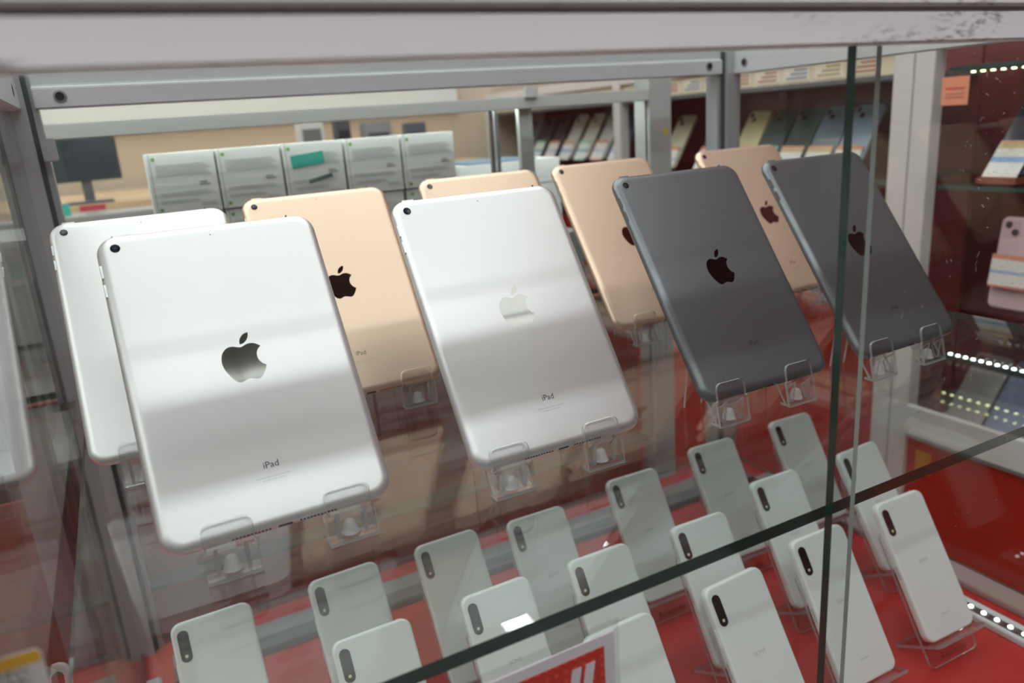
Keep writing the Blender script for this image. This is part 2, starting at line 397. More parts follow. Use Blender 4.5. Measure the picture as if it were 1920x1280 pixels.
def smooth_poly(p, sharp):
    out = []; n = len(p)
    for i in range(n):
        p0, p1, p2, p3 = p[i-1], p[i], p[(i+1) % n], p[(i+2) % n]
        if i in sharp: p0 = p1
        if (i+1) % n in sharp: p3 = p2
        for k in range(3):
            t = k/3
            out.append(tuple(0.5*((2*p1[j])+(-p0[j]+p2[j])*t+(2*p0[j]-5*p1[j]+4*p2[j]-p3[j])*t*t+(-p0[j]+3*p1[j]-3*p2[j]+p3[j])*t**3) for j in (0, 1)))
    return out
BZ = TT/2     # back face in local z
def tablet_body():
    mb = MB(); loops = []
    prof = [(0.5, -BZ), (0.1, -BZ+0.35), (0, -BZ+0.9), (0, -BZ+1.6)]
    for k in range(1, 10):
        a = rad(90*k/9); prof.append((6.4*(1-math.cos(a)) if k else 0, -BZ+1.6+(TT-1.6)*math.sin(a)))
    for ins, z in prof:
        loops.append([(x, y+TH/2, z) for x, y in rrect(TW-2*ins, TH-2*ins, 12.5-ins*0.75, 8)])
    rings(mb, loops)
    return mb.mesh('tablet_body', smooth=50)
def side_z(inset): # height of the curved edge at a given inset
    return 0
BODY = tablet_body()
def flat(poly, z0, z1): return MB().prism(poly, z0, z1)
ME = {}
ME['logo'] = flat(smooth_poly(LOGO, {6, 14}), BZ-0.2, BZ+0.03).mesh('logo')
ME['logo_leaf'] = flat(smooth_poly(LEAF, {0, 5}), BZ-0.2, BZ+0.03).mesh('logo_leaf')
ME['camera_ring'] = MB().lathe([(3.35, -0.3), (3.35, 0.12), (2.9, 0.16)], 28, (-56.6, 193, BZ)).mesh('camera_ring', smooth=40)
ME['camera_lens'] = MB().lathe([(2.9, -0.2), (2.9, 0.18), (1.5, 0.22)], 28, (-56.6, 193, BZ)).mesh('camera_lens')
ME['lens_glass'] = MB().lathe([(1.25, 0.0), (1.25, 0.24), (0.5, 0.27)], 20, (-56.6, 193, BZ)).mesh('lens_glass')
ME['microphone_hole'] = MB().lathe([(0.42, -0.2), (0.42, 0.04)], 12, (-0.5, 194.5, BZ)).mesh('microphone_hole')
ME['screen'] = flat([(x, y+TH/2) for x, y in rrect(TW-1.2, TH-1.2, 11.8)], -BZ-0.15, -BZ+0.1).mesh('screen')
def cap(cx, cy, cz, ax, l, w, d):
    """small pill-shaped button; long axis along y (ax='y') or x"""
    pl = rrect(*((w, l) if ax == 'y' else (l, w)), w*0.48, 4)
    return pl
def side_button(y0, y1, sgn=-1):
    pl = [(z, y) for z, y in rrect(1.9, y1-y0, 0.9, 4, 0.5, (y0+y1)/2)]
    mb = MB(); mb.prism([(y, z) for z, y in pl][::-1], -TW/2+0.30, -TW/2+2.5, 'x'); return mb.mesh('volume_button', smooth=30)
ME['volume_button_a'] = side_button(174.2, 183.6); ME['volume_button_b'] = side_button(161.2, 170.6)
ME['power_button'] = MB().prism([(z, x) for x, z in rrect(9.6, 1.8, 0.85, 4, -52.6, 0.2)], TH-2.5, TH-0.05, 'y').mesh('power_button', smooth=30)
ME['charging_port'] = MB().prism([(z, x) for x, z in rrect(8.6, 2.3, 1.1, 5, 0, -0.3)], -0.02, 3, 'y').mesh('charging_port', smooth=30)
ME['port_tongue'] = MB().box(-3.2, 3.2, -0.06, 2, -1.0, -0.5).mesh('port_tongue')
sp = MB()
for sx in (-1, 1):
    for k in range(11):
        cx = sx*(9.0+k*2.07)
        sp.prism([(0.1+0.68*math.cos(2*PI*j/10), cx+0.68*math.sin(2*PI*j/10)) for j in range(10)], 0.05, 2, 'y')
ME['speaker_holes'] = sp.mesh('speaker_holes')
ME['antenna_line'] = MB().box(50.2, 51.0, TH-1.0, TH+0.12, -2, 1.6).mesh('antenna_line')
T_IPAD = text_mesh('iPad', 4.15, 0.06, offset=0.03)
T_R1 = text_mesh('Designed by Apple in California  Model A2133', 0.80, 0.03)
T_R2 = text_mesh('Assembled in China  Serial No.', 0.80, 0.03)

def alu(name, rgb, rough, metal, logo, ink, lrough=0.07):
    return dict(body=mat(name, rgb, rough, metal=metal, bump=0.015, bscale=3000), logo=mat(name+'_logo', logo, lrough, metal=1.0, noise=0.06, nscale=300), ink=mat(name+'_ink', ink, 0.5), ink2=mat(name+'_fine_print', tuple(int(a*0.45+b*0.55) for a, b in zip(ink, rgb)), 0.5))  # logo base darkened, putting dark mirror reflections into its colour
SILVER = alu('silver_aluminium', (222, 223, 223), 0.42, 0.85, (168, 168, 164), (72, 72, 76))
GOLD = alu('gold_aluminium', (226, 202, 178), 0.40, 0.80, (112, 84, 72), (122, 92, 76))
GREY = alu('space_grey_aluminium', (116, 121, 124), 0.36, 0.75, (42, 42, 45), (48, 49, 52), 0.1)
LENS = mat('lens_black', (14, 15, 20), 0.15, coat=0.6); LENSB = mat('lens_blue', (40, 46, 80), 0.1, coat=1); DARK = mat('hole_black', (14, 14, 15), 0.6)
SCREEN = mat('screen_black', (10, 10, 12), 0.06, coat=0.5)
SETS = {'s': SILVER, 'g': GOLD, 'd': GREY}
TABLETS = [  # key, x, y, yaw, lean, finish, label, short, stand offsets
 ('A', 11.1, 49.3, 0.81, 35.4, 's', 'silver tablet nearest the camera, front row, with a scratched dark mirror logo', 'the nearest silver tablet', (-32, 37.5)),
 ('B', 198.2, 43.7, -0.18, 34.53, 's', 'silver tablet in the front row beside the grey tablet, with a pale mirror logo', 'the second silver tablet', (-41.5, 30.5)),
 ('C', 393.1, 47.2, -0.39, 35.41, 'd', 'dark grey tablet in the front row left of the green door edge', 'the first dark grey tablet', (-42, 30)),
 ('D', 563.8, 46.8, 1.08, 36.0, 'd', 'dark grey tablet at the right end, crossed by the green door edge', 'the rightmost dark grey tablet', (-42, 26)),
 ('E', -25.8, 215.5, -0.33, 36.14, 's', 'silver tablet in the back row, half hidden behind the nearest silver tablet', 'the half hidden back silver tablet', (-34, 34)),
 ('F', 123.9, 241.6, -0.8, 35.36, 'g', 'gold tablet between the two front silver tablets', 'the first gold tablet', (-36, 42)),
 ('G', 293.5, 239.5, -0.35, 34.63, 'g', 'gold tablet with only its top edge showing behind the second silver tablet', 'the mostly hidden gold tablet', (-36, 36)),
 ('H', 460.7, 260.0, 0.54, 35.4, 'g', 'gold tablet standing between the second silver and the first dark grey tablet', 'the third gold tablet', (-30, 40)),
 ('I', 662.4, 256.2, -0.12, 35.72, 'g', 'gold tablet between and behind the two dark grey tablets', 'the rightmost gold tablet', (-36, 36)),
]
def place(name, key, m, parent):
    me = ME[key].copy(); return link(name, me, m, parent)
def make_tablet(fin):
    st = SETS[fin]; t = thing('tablet', '', '', (0, 0, 0))
    link('body', BODY.copy(), st['body'], t)
    lg = place('logo', 'logo', st['logo'], t); place('logo_leaf', 'logo_leaf', st['logo'], lg)
    cr = place('camera_ring', 'camera_ring', st['body'], t); cl = place('camera_lens', 'camera_lens', LENS, cr)
    place('lens_glass', 'lens_glass', LENSB, cr)
    place('microphone_hole', 'microphone_hole', DARK, t); place('screen', 'screen', SCREEN, t)
    place('volume_button', 'volume_button_a', st['body'], t); place('volume_button', 'volume_button_b', st['body'], t)
    place('power_button', 'power_button', st['body'], t)
    cp = place('charging_port', 'charging_port', DARK, t); place('port_tongue', 'port_tongue', STEEL, cp)
    place('speaker_holes', 'speaker_holes', DARK, t); place('antenna_line', 'antenna_line', STEELD, t)
    for nm, me, y, m in (('model_lettering', T_IPAD, 35.1, st['ink']), ('fine_print', T_R1, 29.4, st['ink2']), ('fine_print', T_R2, 27.5, st['ink2'])):
        o = link(nm, me.copy(), m, t); o.location = Vector((0.0, y, BZ+0.02))*S
    return t
protos = {}
for key, x, y, yaw, th, fin, label, short, so in TABLETS:
    Mx = leanM(x, y, 0, rad(yaw), rad(th))
    if fin not in protos:
        t = protos[fin] = make_tablet(fin)
    else:
        t = bpy.data.objects.new('tablet', None); t.empty_display_size = 0.02; COL.objects.link(t); copy_parts(protos[fin], t)
    t.matrix_world = Mx; tag(t, label, 'tablet', 'tablets leaning on the glass shelf')

# ------------------------------------------------------------------ clear stands under the tablets
def stand_parts(th):
    """stand in local mm: origin on the shelf under the tablet's lower edge, x width, y back, z up"""
    H = -ZS; parts = []
    s, c = math.sin(th), math.cos(th)
    def LP(v, n): return (v*s - n*c, H + v*c + n*s)          # (y, z) of a point v up the tablet, n out of its back
    def plate(pts): return [tuple(p) for p in pts]
    # front lip: rounded plate, slightly raked
    y0, z0 = -6.5, 0.0; y1, z1 = LP(11.5, 7.2)
    d = Vector((0, y1-y0, z1-z0)); hgt = d.length; d.normalize()
    ex = Vector((1, 0, 0)); nrm = ex.cross(d)
    lip = MB(); out = []
    pl = [(-15, 0), (15, 0), (15.4, hgt*0.58), (14.0, hgt*0.62)] + [(9.5+4.5*math.cos(a), hgt-4.5+4.5*math.sin(a)) for a in [rad(q) for q in (0, 30, 60, 90)]] + [(-9.5+4.5*math.cos(a), hgt-4.5+4.5*math.sin(a)) for a in [rad(q) for q in (90, 120, 150, 180)]] + [(-14.0, hgt*0.62), (-15.4, hgt*0.58)]
    lip.prism(pl, -1.2, 1.2, me=1)
    Mx = Matrix((ex, d, nrm)).transposed().to_4x4(); Mx.translation = Vector((0, y0, z0))
    lip.xform(Mx); parts.append(('front_lip', lip, ACRYL))
    parts.append(('base', MB().slab(-15, 15, -7.2, 3, 0.05, 2.2), ACRYL))
    a = LP(-1.0, -7.3); b = LP(-1.0, 6.0); a2 = LP(-3.0, -7.3); b2 = LP(-3.0, 6.0)
    parts.append(('ledge', MB().prism([a, b, b2, a2][::-1], -13, 13, 'x'), ACRYL[:1]))
    p0 = LP(-17.8, -7.4); p1 = LP(62, -7.4); p2 = LP(62, -9.6); p3 = LP(-16.3, -9.6)
    parts.append(('back_rest', MB().prism([p0, p3, p2, p1], -15, 15, 'x', mi=1, me=0), ACRYL))
    q0 = LP(48, -9.7)
    parts.append(('rear_leg', MB().prism([(q0[0], q0[1]), (q0[0]+2.4, q0[1]), (q0[0]+9, 0.1), (q0[0]+6.6, 0.1)][::-1], -9, 9, 'x', mi=1, me=0), ACRYL))
    for sx in (-9.5, 7.3):
        parts.append(('rib', MB().prism([(-3.8, 2.5), (-1.2, 2.5), (a2[0]-1.5, a2[1]-1.2), (b2[0]+1, b2[1]-0.6)], sx, sx+2.2, 'x', mi=0, me=1), ACRYL))
    parts.append(('suction_cup', MB().lathe([(3.6, 2.3), (5.6, 3.2), (5.0, 4.4), (4.4, 6.5), (3.2, 10.5), (1.6, 11.4)], 18, (-0.5, 0.6, 0)), FROST))
    return parts
stand_proto = None
for key, x, y, yaw, th, fin, label, short, so in TABLETS:
    for side, dx in zip(('left', 'right'), so):
        px = x + dx*math.cos(rad(yaw)); py = y + dx*math.sin(rad(yaw))
        lab = 'clear acrylic stand under the %s end of %s' % (side, short)
        if stand_proto is None:
            t = stand_proto = thing('tablet_stand', lab, 'stand', (px, py, ZS), 'clear stands under the tablets')
            for nm, mb, m in stand_parts(rad(35.4)):
                obj(nm, mb, m, t, bevel=0, smooth=45 if nm == 'suction_cup' else 0)
        else:
            t = thing('tablet_stand', lab, 'stand', (px, py, ZS), 'clear stands under the tablets'); copy_parts(stand_proto, t)
        t.rotation_euler = (0, 0, rad(yaw))

# ================================================================== WHITE SMARTPHONES ON THE RED DECK
PW, PH, PT = 69.0, 140.0, 8.9
def slab_body(w, h, t, r, edge, name):
    mb = MB(); loops = []
    prof = [(edge*0.5, -t/2), (edge*0.12, -t/2+edge*0.3), (0, -t/2+edge)]
    for k in range(0, 7):
        a = rad(90*k/6); prof.append((edge*(1-math.cos(a)), t/2-edge+edge*math.sin(a)))
    for ins, z in prof: loops.append([(x, y+h/2, z) for x, y in rrect(w-2*ins, h-2*ins, r-ins*0.8, 7)])
    rings(mb, loops); return mb.mesh(name, smooth=50)
PHW = mat('phone_white', (232, 237, 235), 0.38, bump=0.02, bscale=1500)
PHE = mat('phone_emboss', (186, 191, 189), 0.3); PHI = mat('phone_print', (172, 178, 182), 0.5)
PILL = mat('camera_black', (22, 22, 24), 0.12, coat=0.7)
FLASH = mat('flash_cream', (235, 232, 200), 0.25, coat=1.0)
pp = thing('smartphone', '', '')
link('body', slab_body(PW, PH, PT, 9, 2.6, 'phone_body'), PHW, pp)
cm = obj('camera_module', MB().prism([(x-25.3, y+119.3) for x, y in rrect(9.2, 27, 4.55, 6)], PT/2-0.5, PT/2+0.45), PILL, pp, bevel=0.2)
for yy in (127.5, 119.5): obj('lens', MB().lathe([(2.6, 0), (2.6, 0.5), (1.8, 0.55)], 18, (-25.3, yy, PT/2)), LENS, cm)
obj('flash', MB().lathe([(1.35, 0), (1.35, 0.55), (0.8, 0.7)], 14, (-25.3, 110.8, PT/2)), FLASH, cm)
obj('display', MB().prism([(x, y+PH/2) for x, y in rrect(PW-2.4, PH-2.4, 8)], -PT/2-0.1, -PT/2+0.2), SCREEN, pp)
def pbtn(y0, y1):
    mb = MB(); mb.prism([(y, z) for z, y in rrect(2.0, y1-y0, 0.9, 4, 0.2, (y0+y1)/2)][::-1], -PW/2-0.6, -PW/2+1, 'x'); return mb
obj('volume_button', pbtn(90, 106), PHW, pp, smooth=30); obj('power_button', pbtn(64, 78), PHE, pp, smooth=30)
text('maker_lettering', 'SONY', 3.7, PHE, pp, (-0.5, 72.5, PT/2+0.03), depth=0.2)
text('carrier_lettering', 'docomo', 2.3, PHI, pp, (0, 20, PT/2), depth=0.05)
ps = thing('phone_stand', '', '')
def acr(mb, nm, parent=ps): return obj(nm, mb, ACRYL, parent)
acr(MB().prism([(x, y+43.5) for x, y in rrect(70, 136, 7, 5)], -PT/2-3.6, -PT/2-0.5, me=1), 'back_plate')
b = MB().prism([(x, y-13.5) for x, y in rrect(72, 57, 5, 5)], -3.4, -0.5, me=1)     # crossing plate, built in x / n then turned
b.xform(Matrix(((1, 0, 0, 0), (0, 0, 1, 0), (0, 1, 0, 0), (0, 0, 0, 1))))
b.f = [f[::-1] for f in b.f]
acr(b, 'cross_plate')
text('stand_lettering', 'Amemoba', 6.4, mat('red_print', (128, 24, 18), 0.5), ps, (0, -20, -PT/2-0.45), depth=0.04, offset=0.1)
PHONES = {
 'back': [(-34.9,216.1,.7),(86.3,214.3,1.4),(192.3,214.5,.4),(291,205,-.9),(426.9,220.5,-1.6),(557.6,233.3,-2.1),(694.7,234.6,-1.6)],
 'middle': [(80.6,112.6,0),(196,110,0),(304.3,105.1,-.7),(421.9,98.6,-1.2),(553.7,124.8,-1.1),(688.5,121.8,1.9)],
 'front': [(259.9,5.6,1.3),(383,4.2,2.5),(497.3,15.6,-1.0),(618,17.6,-1.4)]}
ORD = ['first', 'second', 'third', 'fourth', 'fifth', 'sixth', 'seventh']
first = True
ZP = -306.4
for row, lst in PHONES.items():
    for i, (x, y, yaw) in enumerate(lst):
        lab = 'white smartphone, %s from the left in the %s row on the red deck' % (ORD[i], row)
        lab2 = 'clear crossed-plate stand of the %s phone from left, %s row' % (ORD[i], row)
        Mx = leanM(x, y, ZP, rad(yaw), rad(31.4))
        if first: t, u = pp, ps; first = False
        else:
            t = thing('smartphone', '', ''); copy_parts(pp, t); u = thing('phone_stand', '', ''); copy_parts(ps, u)
        t.matrix_world = Mx; tag(t, lab, 'smartphone', 'white smartphones on the red deck')
        u.matrix_world = Mx; tag(u, lab2, 'stand', 'stands under the white smartphones')

# ================================================================== SIGNS ON THE CASE
sg = thing('sale_card', 'red and white printed card behind the front glass at the bottom', 'sign', (31, -97.5, -180))
def scard(nm, mb, m, p=sg): 
    mb.v = [(x-31, y+97.5, z+180) for x, y, z in mb.v]; return obj(nm, mb, m, p)
scard('laminate', MB().box(-80, 142.5, -97.3, -96.8, -182, -26), pane_mat('laminate', (0.95, 0.95, 0.95), 1.0, 0.02))
scard('card', MB().box(-76, 139.0, -98.2, -97.5, -178, -31.5), mat('card_white', (226, 220, 228), 0.4))
red = mat('sale_red', (206, 32, 22), 0.4)
N = red.node_tree.nodes; L = red.node_tree.links
vor = N.new('ShaderNodeTexVoronoi'); vor.inputs['Scale'].default_value = 190; vor.inputs['Randomness'].default_value = 0.0
tc = N.new('ShaderNodeTexCoord'); L.new(tc.outputs['Object'], vor.inputs['Vector'])
lt = N.new('ShaderNodeMath'); lt.operation = 'LESS_THAN'; lt.inputs[1].default_value = 0.30; L.new(vor.outputs['Distance'], lt.inputs[0])
mx = N.new('ShaderNodeMix'); mx.data_type = 'RGBA'; mx.inputs['A'].default_value = (*lin((204, 30, 20)), 1); mx.inputs['B'].default_value = (*lin((222, 78, 52)), 1)
L.new(lt.outputs[0], mx.inputs['Factor']); L.new(mx.outputs['Result'], N['Principled BSDF'].inputs['Base Color'])
scard('red_print', MB().box(-69, 132.6, -98.5, -98.15, -171, -37.8), red)
for x0 in (113.5, 121.5):
    o = MB().prism([(-98.8, x0-6), (-98.8, x0-1), (-98.4, x0-1), (-98.4, x0-6)], -44, -45) if False else MB()
    o.add([(x0, -98.75, -44), (x0+5.4, -98.75, -44), (x0-4.6, -98.75, -100), (x0-10, -98.75, -100), (x0, -98.45, -44), (x0+5.4, -98.45, -44), (x0-4.6, -98.45, -100), (x0-10, -98.45, -100)],
          [(3, 2, 1, 0), (4, 5, 6, 7), (0, 1, 5, 4), (1, 2, 6, 5), (2, 3, 7, 6), (3, 0, 4, 7)])
    scard('white_stroke', o, mat('card_white', (226, 220, 228), 0.4))

nt_ = thing('notice_sticker', 'white notice with a yellow band inside the glass at bottom left', 'sticker', (-110, -98.6, 8))
nt_.rotation_euler = (PI/2, 0, 0)       # local x to the right, local y up, faces the front
NW = mat('notice_white', (214, 206, 208), 0.5); NI = mat('notice_ink', (44, 30, 34), 0.5)
obj('sheet', MB().prism(rrect(32, 50, 2.5, 5, 1, 25.5), 0, 0.2), NW, nt_)
obj('yellow_band', MB().prism(rrect(31, 4.6, 1.6, 5, 1, 47.6), 0.2, 0.3), mat('notice_yellow', (226, 172, 30), 0.5), nt_)
for k, s_ in enumerate(('くください。', 'りかかったり、', 'ください。')):
    text('notice_lettering', s_, 2.2, NI, nt_, (13.8+0.3*k, 42.6-k*3.9, 0.3), align='RIGHT', depth=0.05, offset=0.05)

# ================================================================== REAR CASE AND BOXES (seen through the back glass)
rc = thing('display_case', 'pale framed glass case standing behind the tablets', 'display case', (330, 780, -1100))
def rpart(nm, mb, m, bevel=0):
    mb.v = [(x-330, y-780, z+1100) for x, y, z in mb.v]; return obj(nm, mb, m, rc, bevel)
PALE = mat('pale_rail', (206, 210, 206), 0.45)
rpart('front_rail', MB().box(-122, 715.8, 616, 631, 232.5, 249), PALE, 0.8)
rpart('top_pane', MB().slab(-122, 758, 620, 960, 300, 306), [GL_FAR, EDGE2])
rpart('corner_post', MB().box(716, 758, 616, 656, -1100, 300), mat('grey_post', (186, 188, 188), 0.45), 0.8)
rpart('door_edge', MB().box(446, 452, 630, 634, -100, 234), STEEL); rpart('door_edge', MB().box(457, 463, 635, 639, -100, 234), ALU)
rpart('door_stile', MB().box(494, 516, 630, 640, -100, 234), PALE, 0.6)
rpart('door_stop', MB().box(497, 517, 610, 616, 247, 262), PALE, 0.6)
rpart('front_pane', MB().slab(-122, 716, 624, 628, -330, 234, big=1), [GL_FAR, EDGE2])
rpart('shelf', MB().slab(-122, 716, 640, 940, -60, -52, big=2), [GL_FAR, EDGE])
rpart('lower_shelf', MB().box(-122, 716, 636, 940, -342, -334), EDGE2)
rpart('deck_panel', MB().box(-122, 716, 660, 955, -1095, -345), REDP)
rpart('back_panel', MB().box(-122, 716, 662, 672, -334, -70), mat('rear_red', (168, 74, 64), 0.5, noise=0.1, nscale=6))
st_ = MB().lathe([(5, 0), (5, 0.4)], 12); st_.xform(Matrix.Translation((746, 616, 185)) @ Matrix.Rotation(PI/2, 4, 'X')); rpart('yellow_sticker', st_, mat('sticker_yellow', (214, 206, 60), 0.5))

bar = rpart('light_bar', MB().box(-110, 700, 632, 641, 240.5, 249), STEELD)  # unseen glowing bar added to brighten the white boxes
tape2 = MB().box(-108, 698, 633, 640, 240, 240.5); tape2.v = [(x-330, y-780, z+1100) for x, y, z in tape2.v]
obj('light_tape', tape2, mat('light_tape', (255, 255, 255), 0.4, emit=(250, 255, 252), es=22.0), bar)
BOXW = mat('box_white', (250, 252, 250), 0.4); BOXD = mat('box_seam', (180, 186, 184), 0.5)
GRN = mat('dot_green', (130, 186, 80), 0.5); PR = mat('fine_text_grey', (206, 212, 212), 0.6); PRD = mat('barcode_grey', (128, 132, 132), 0.6)
def carton(x0, x1, z0, z1, y0, depth, label, cat='box', prints=True, extra=None, grp=None):
    w, h = x1-x0, z1-z0
    t = thing('product_box', label, cat, ((x0+x1)/2, y0, z0), grp)
    obj('carton', MB().box(-w/2, w/2, 0, depth, 0, h), BOXW, t, bevel=0.8)
    obj('lid_seam', MB().box(-w/2+3.5, -w/2+4.3, -0.15, 0.2, 0, h), BOXD, t)
    if prints:
        for (a, b, c, d, m, nm) in ((0.12, 0.92, 0.62, 0.82, PR, 'text_block'), (0.12, 0.86, 0.30, 0.38, PR, 'text_block'), (0.12, 0.70, 0.18, 0.24, PR, 'text_block'), (0.72, 0.88, 0.44, 0.52, PRD, 'barcode'), (0.70, 0.95, 0.10, 0.17, PR, 'text_block')):
            # print made of thin lines
            n = max(1, round((d-c)*h/2.6)); mb = MB()
            for i in range(n):
                z = h*c+(i+0.2)*(d-c)*h/n; mb.box(-w/2+a*w, -w/2+(b-0.04*(i % 3))*w, -0.2, 0.1, z, z+1.2)
            obj(nm, mb, m, t)
        for zz in (0.88, 0.06): obj('green_dot', MB().box(-w/2+6, -w/2+10, -0.25, 0.1, h*zz, h*zz+4), GRN, t)
    if extra: extra(t, w, h)
    return t
def teal(t, w, h):
    o = obj('teal_label', MB().box(-21, 21, -0.5, -0.2, -8, 8), mat('teal', (64, 186, 168), 0.5), t); o.location = Vector((-8, 0, h*0.70))*S; o.rotation_euler = (0, rad(-6), 0)
    o = obj('dark_label', MB().box(-16, 16, -0.5, -0.2, -2.5, 2.5), mat('smudge_grey', (120, 128, 130), 0.5), t); o.location = Vector((6, 0, h*0.36))*S; o.rotation_euler = (0, rad(-12), 0)
BX = [(-0.5, 76.3), (78.3, 155.5), (158, 235.5), (238.8, 314.9), (317.7, 394.5)]
nmz = ['white product box, leftmost of the row behind the back glass', 'white product box, second from left in the row behind the glass', 'white product box with a tilted teal label', 'white product box just right of the teal labelled one', 'white product box at the right end of the row']
for k, (a, b) in enumerate(BX):
    carton(a, b, 137.5, 209.5, 642, 40, nmz[k], extra=teal if k == 2 else None, grp='white boxes in the row behind the tablets')
for k, (a, b) in enumerate(BX):
    carton(a+1, b-1, 64, 136.5, 644, 40, ['white product box under the leftmost box of the row', 'white product box under the second box from left', 'white product box under the teal labelled box', 'white product box under the fourth box of the row', 'white product box under the right end of the row'][k], grp='white boxes in the lower row behind the tablets')
for k, (z0, z1) in enumerate(((120, 157), (83, 119), (46, 82))):
    t = carton(420, 600, z0, z1, 700, 120, ['flat white box on top of the stack behind the gold tablets', 'flat white box in the middle of the stack', 'flat white box at the foot of the stack'][k], prints=False, grp='flat boxes stacked behind the gold tablets')
t = obj('paper_packet', MB().box(440, 560, 704, 812, 157.3, 160), mat('packet_blue', (120, 150, 176), 0.4), None, 0.5)
tag(t, 'thin blue packet lying on the flat white boxes', 'packet')
t = thing('stock_plinth', 'grey plinth carrying the white boxes behind the glass', 'plinth', (250, 700, -52))
obj('plinth_body', MB().box(-252, 352, -58, 130, 0, 97), mat('plinth_grey', (150, 154, 152), 0.6), t, bevel=1)
obj('plinth_step', MB().box(-252, 146, -58, 20, 97, 115.5), mat('plinth_grey', (150, 154, 152), 0.6), t, bevel=1)

# ---- far counter, monitor and clutter on the left behind the rear case
tv = thing('monitor', 'dark flat monitor standing far behind the left post', 'monitor', (-85, 1500, 112))
obj('bezel', MB().box(-74, 70, 0, 14, 46, 134), mat('monitor_grey', (62, 70, 76), 0.4), tv, bevel=1.5)
obj('display', MB().box(-70, 66, -0.6, 0, 50, 130), mat('monitor_glass', (58, 68, 74), 0.15), tv)
obj('monitor_stand', MB().box(-10, 10, 4, 12, 0, 50), STEELD, tv); obj('monitor_foot', MB().box(-45, 45, -25, 35, 0, 5), STEELD, tv, bevel=1)
dk = thing('counter', 'tan topped service counter far behind the rear case', 'counter', (100, 1560, -1100))
obj('counter_top', MB().box(-700, 900, -110, 400, 1190, 1212), mat('tan_top', (206, 176, 140), 0.5, noise=0.05), dk, bevel=2)
obj('counter_front', MB().box(-680, 880, -90, 380, 0, 1190), mat('tan_front', (186, 160, 140), 0.6, noise=0.05), dk)
for x0, x1, z0, z1, m, nm, lab in ((-146, -120, 98, 124, mat('teal', (64, 186, 168), 0.5), 'teal_sign', 'small teal sign standing low behind the left silver tablets'), (-106, -56, 104, 116, mat('rose_sign', (196, 74, 92), 0.5), 'red_sign', 'small rose red sign strip low behind the left tablets')):
    t = thing(nm, lab, 'sign', ((x0+x1)/2, 1380, z0)); w = (x1-x0)/2*0.94
    obj('sign_face', MB().box(-w, w, 0, 2, 0, (z1-z0)*0.94), m, t, bevel=0.4)
    obj('sign_prop', MB().prism([(2, 0), (30, 0), (2, (z1-z0)*0.8)], -w*0.6, w*0.6, 'x'), NW, t)
pl_ = obj('display_platform', MB().box(-260, 40, 1340, 1450, -1100, 98), mat('platform_grey', (176, 172, 170), 0.6), None, 2); tag(pl_, 'grey platform under the small signs behind the left tablets', 'platform')
for k, (x, z, w, h, c, nm, lab) in enumerate(((398, 112, 60, 150, (226, 224, 220), 'document_tray', 'pale upright document tray on the far counter'), (475, 112, 34, 140, (78, 76, 84), 'card_reader', 'dark card reader standing on the far counter'), (560, 112, 70, 126, (150, 150, 152), 'printer', 'grey printer on the far counter'), (660, 112, 50, 118, (92, 98, 110), 'tablet_holder', 'slate blue holder on the far counter'))):
    t = thing(nm, lab, nm.replace('_', ' '), (x, 1470, z))
    cc = mat('clutter_%d' % k, c, 0.5)
    obj('casing', MB().prism([(0, 0), (50, 0), (50, h), (14, h)], -w/2, w/2, 'x'), cc, t, bevel=1.2)
    obj('panel', MB().prism([(2.0, h*0.2), (1.2, h*0.2), (9.5, h*0.8), (10.3, h*0.8)], -w*0.36, w*0.36, 'x'), mat('clutter_panel_%d' % k, tuple(int(v*0.55) for v in c), 0.3), t)

# ================================================================== CASES ALONG THE RIGHT AISLE
nc = thing('display_case', 'red backed glass case along the right aisle full of tagged phones', 'display case', (1230, 1400, -1100))
def npart(nm, mb, m, parent=nc, bevel=0):
    o0 = parent.location/S; mb.v = [(x-o0.x, y-o0.y, z-o0.z) for x, y, z in mb.v]; return obj(nm, mb, m, parent, bevel)
npart('front_post', MB().box(1104, 1130, 452, 487, -1100, 300), POSTW, nc, 0.8)
npart('top_rail', MB().box(1106, 1130, 487, 2600, 282, 306), POSTW, nc, 0.8)
npart('price_rail', MB().prism([(1112, 246), (1122, 246), (1122, 279), (1118, 279)], -2600, -487, 'y') if False else MB().box(1114, 1120, 487, 2600, 246, 279), mat('price_rail_cream', (226, 212, 184), 0.5), nc)
npart('rail_shelf', MB().box(1110, 1330, 487, 2600, 238, 246), STEELD, nc)
npart('back_panel', MB().box(1330, 1340, 487, 2600, -340, 300), REDD, nc)
npart('glass_shelf', MB().slab(1112, 1330, 487, 2600, 70, 78, big=2), [GL_FAR, EDGE2], nc)
npart('lower_panel', MB().box(1112, 1120, 487, 2600, -1100, -60), REDP, nc)
for y in (1240, 1990): npart('front_post', MB().box(1104, 1130, y, y+30, -1100, 300), POSTW, nc, 0.8)
tagcols = [(226, 150, 110), (214, 190, 120), (150, 176, 214), (216, 120, 116)]
for k in range(9):     # paper price tickets in the rail
    y = 520+k*72
    o = npart('price_ticket', MB().box(1112.6, 1114, y, y+60, 250, 276), mat('ticket', (236, 226, 206), 0.5), nc)
    tx = MB()
    for i in range(3): tx.box(1112.2, 1112.7, y+6, y+54-9*i, 254+i*7, 257.5+i*7)
    o0 = nc.location/S; tx.v = [(a-o0.x, b_-o0.y, c-o0.z) for a, b_, c in tx.v]
    obj('ticket_print', tx, mat('ticket_ink_%d' % (k % 4), tuple(int(v*0.8) for v in tagcols[k % 4]), 0.5), o)

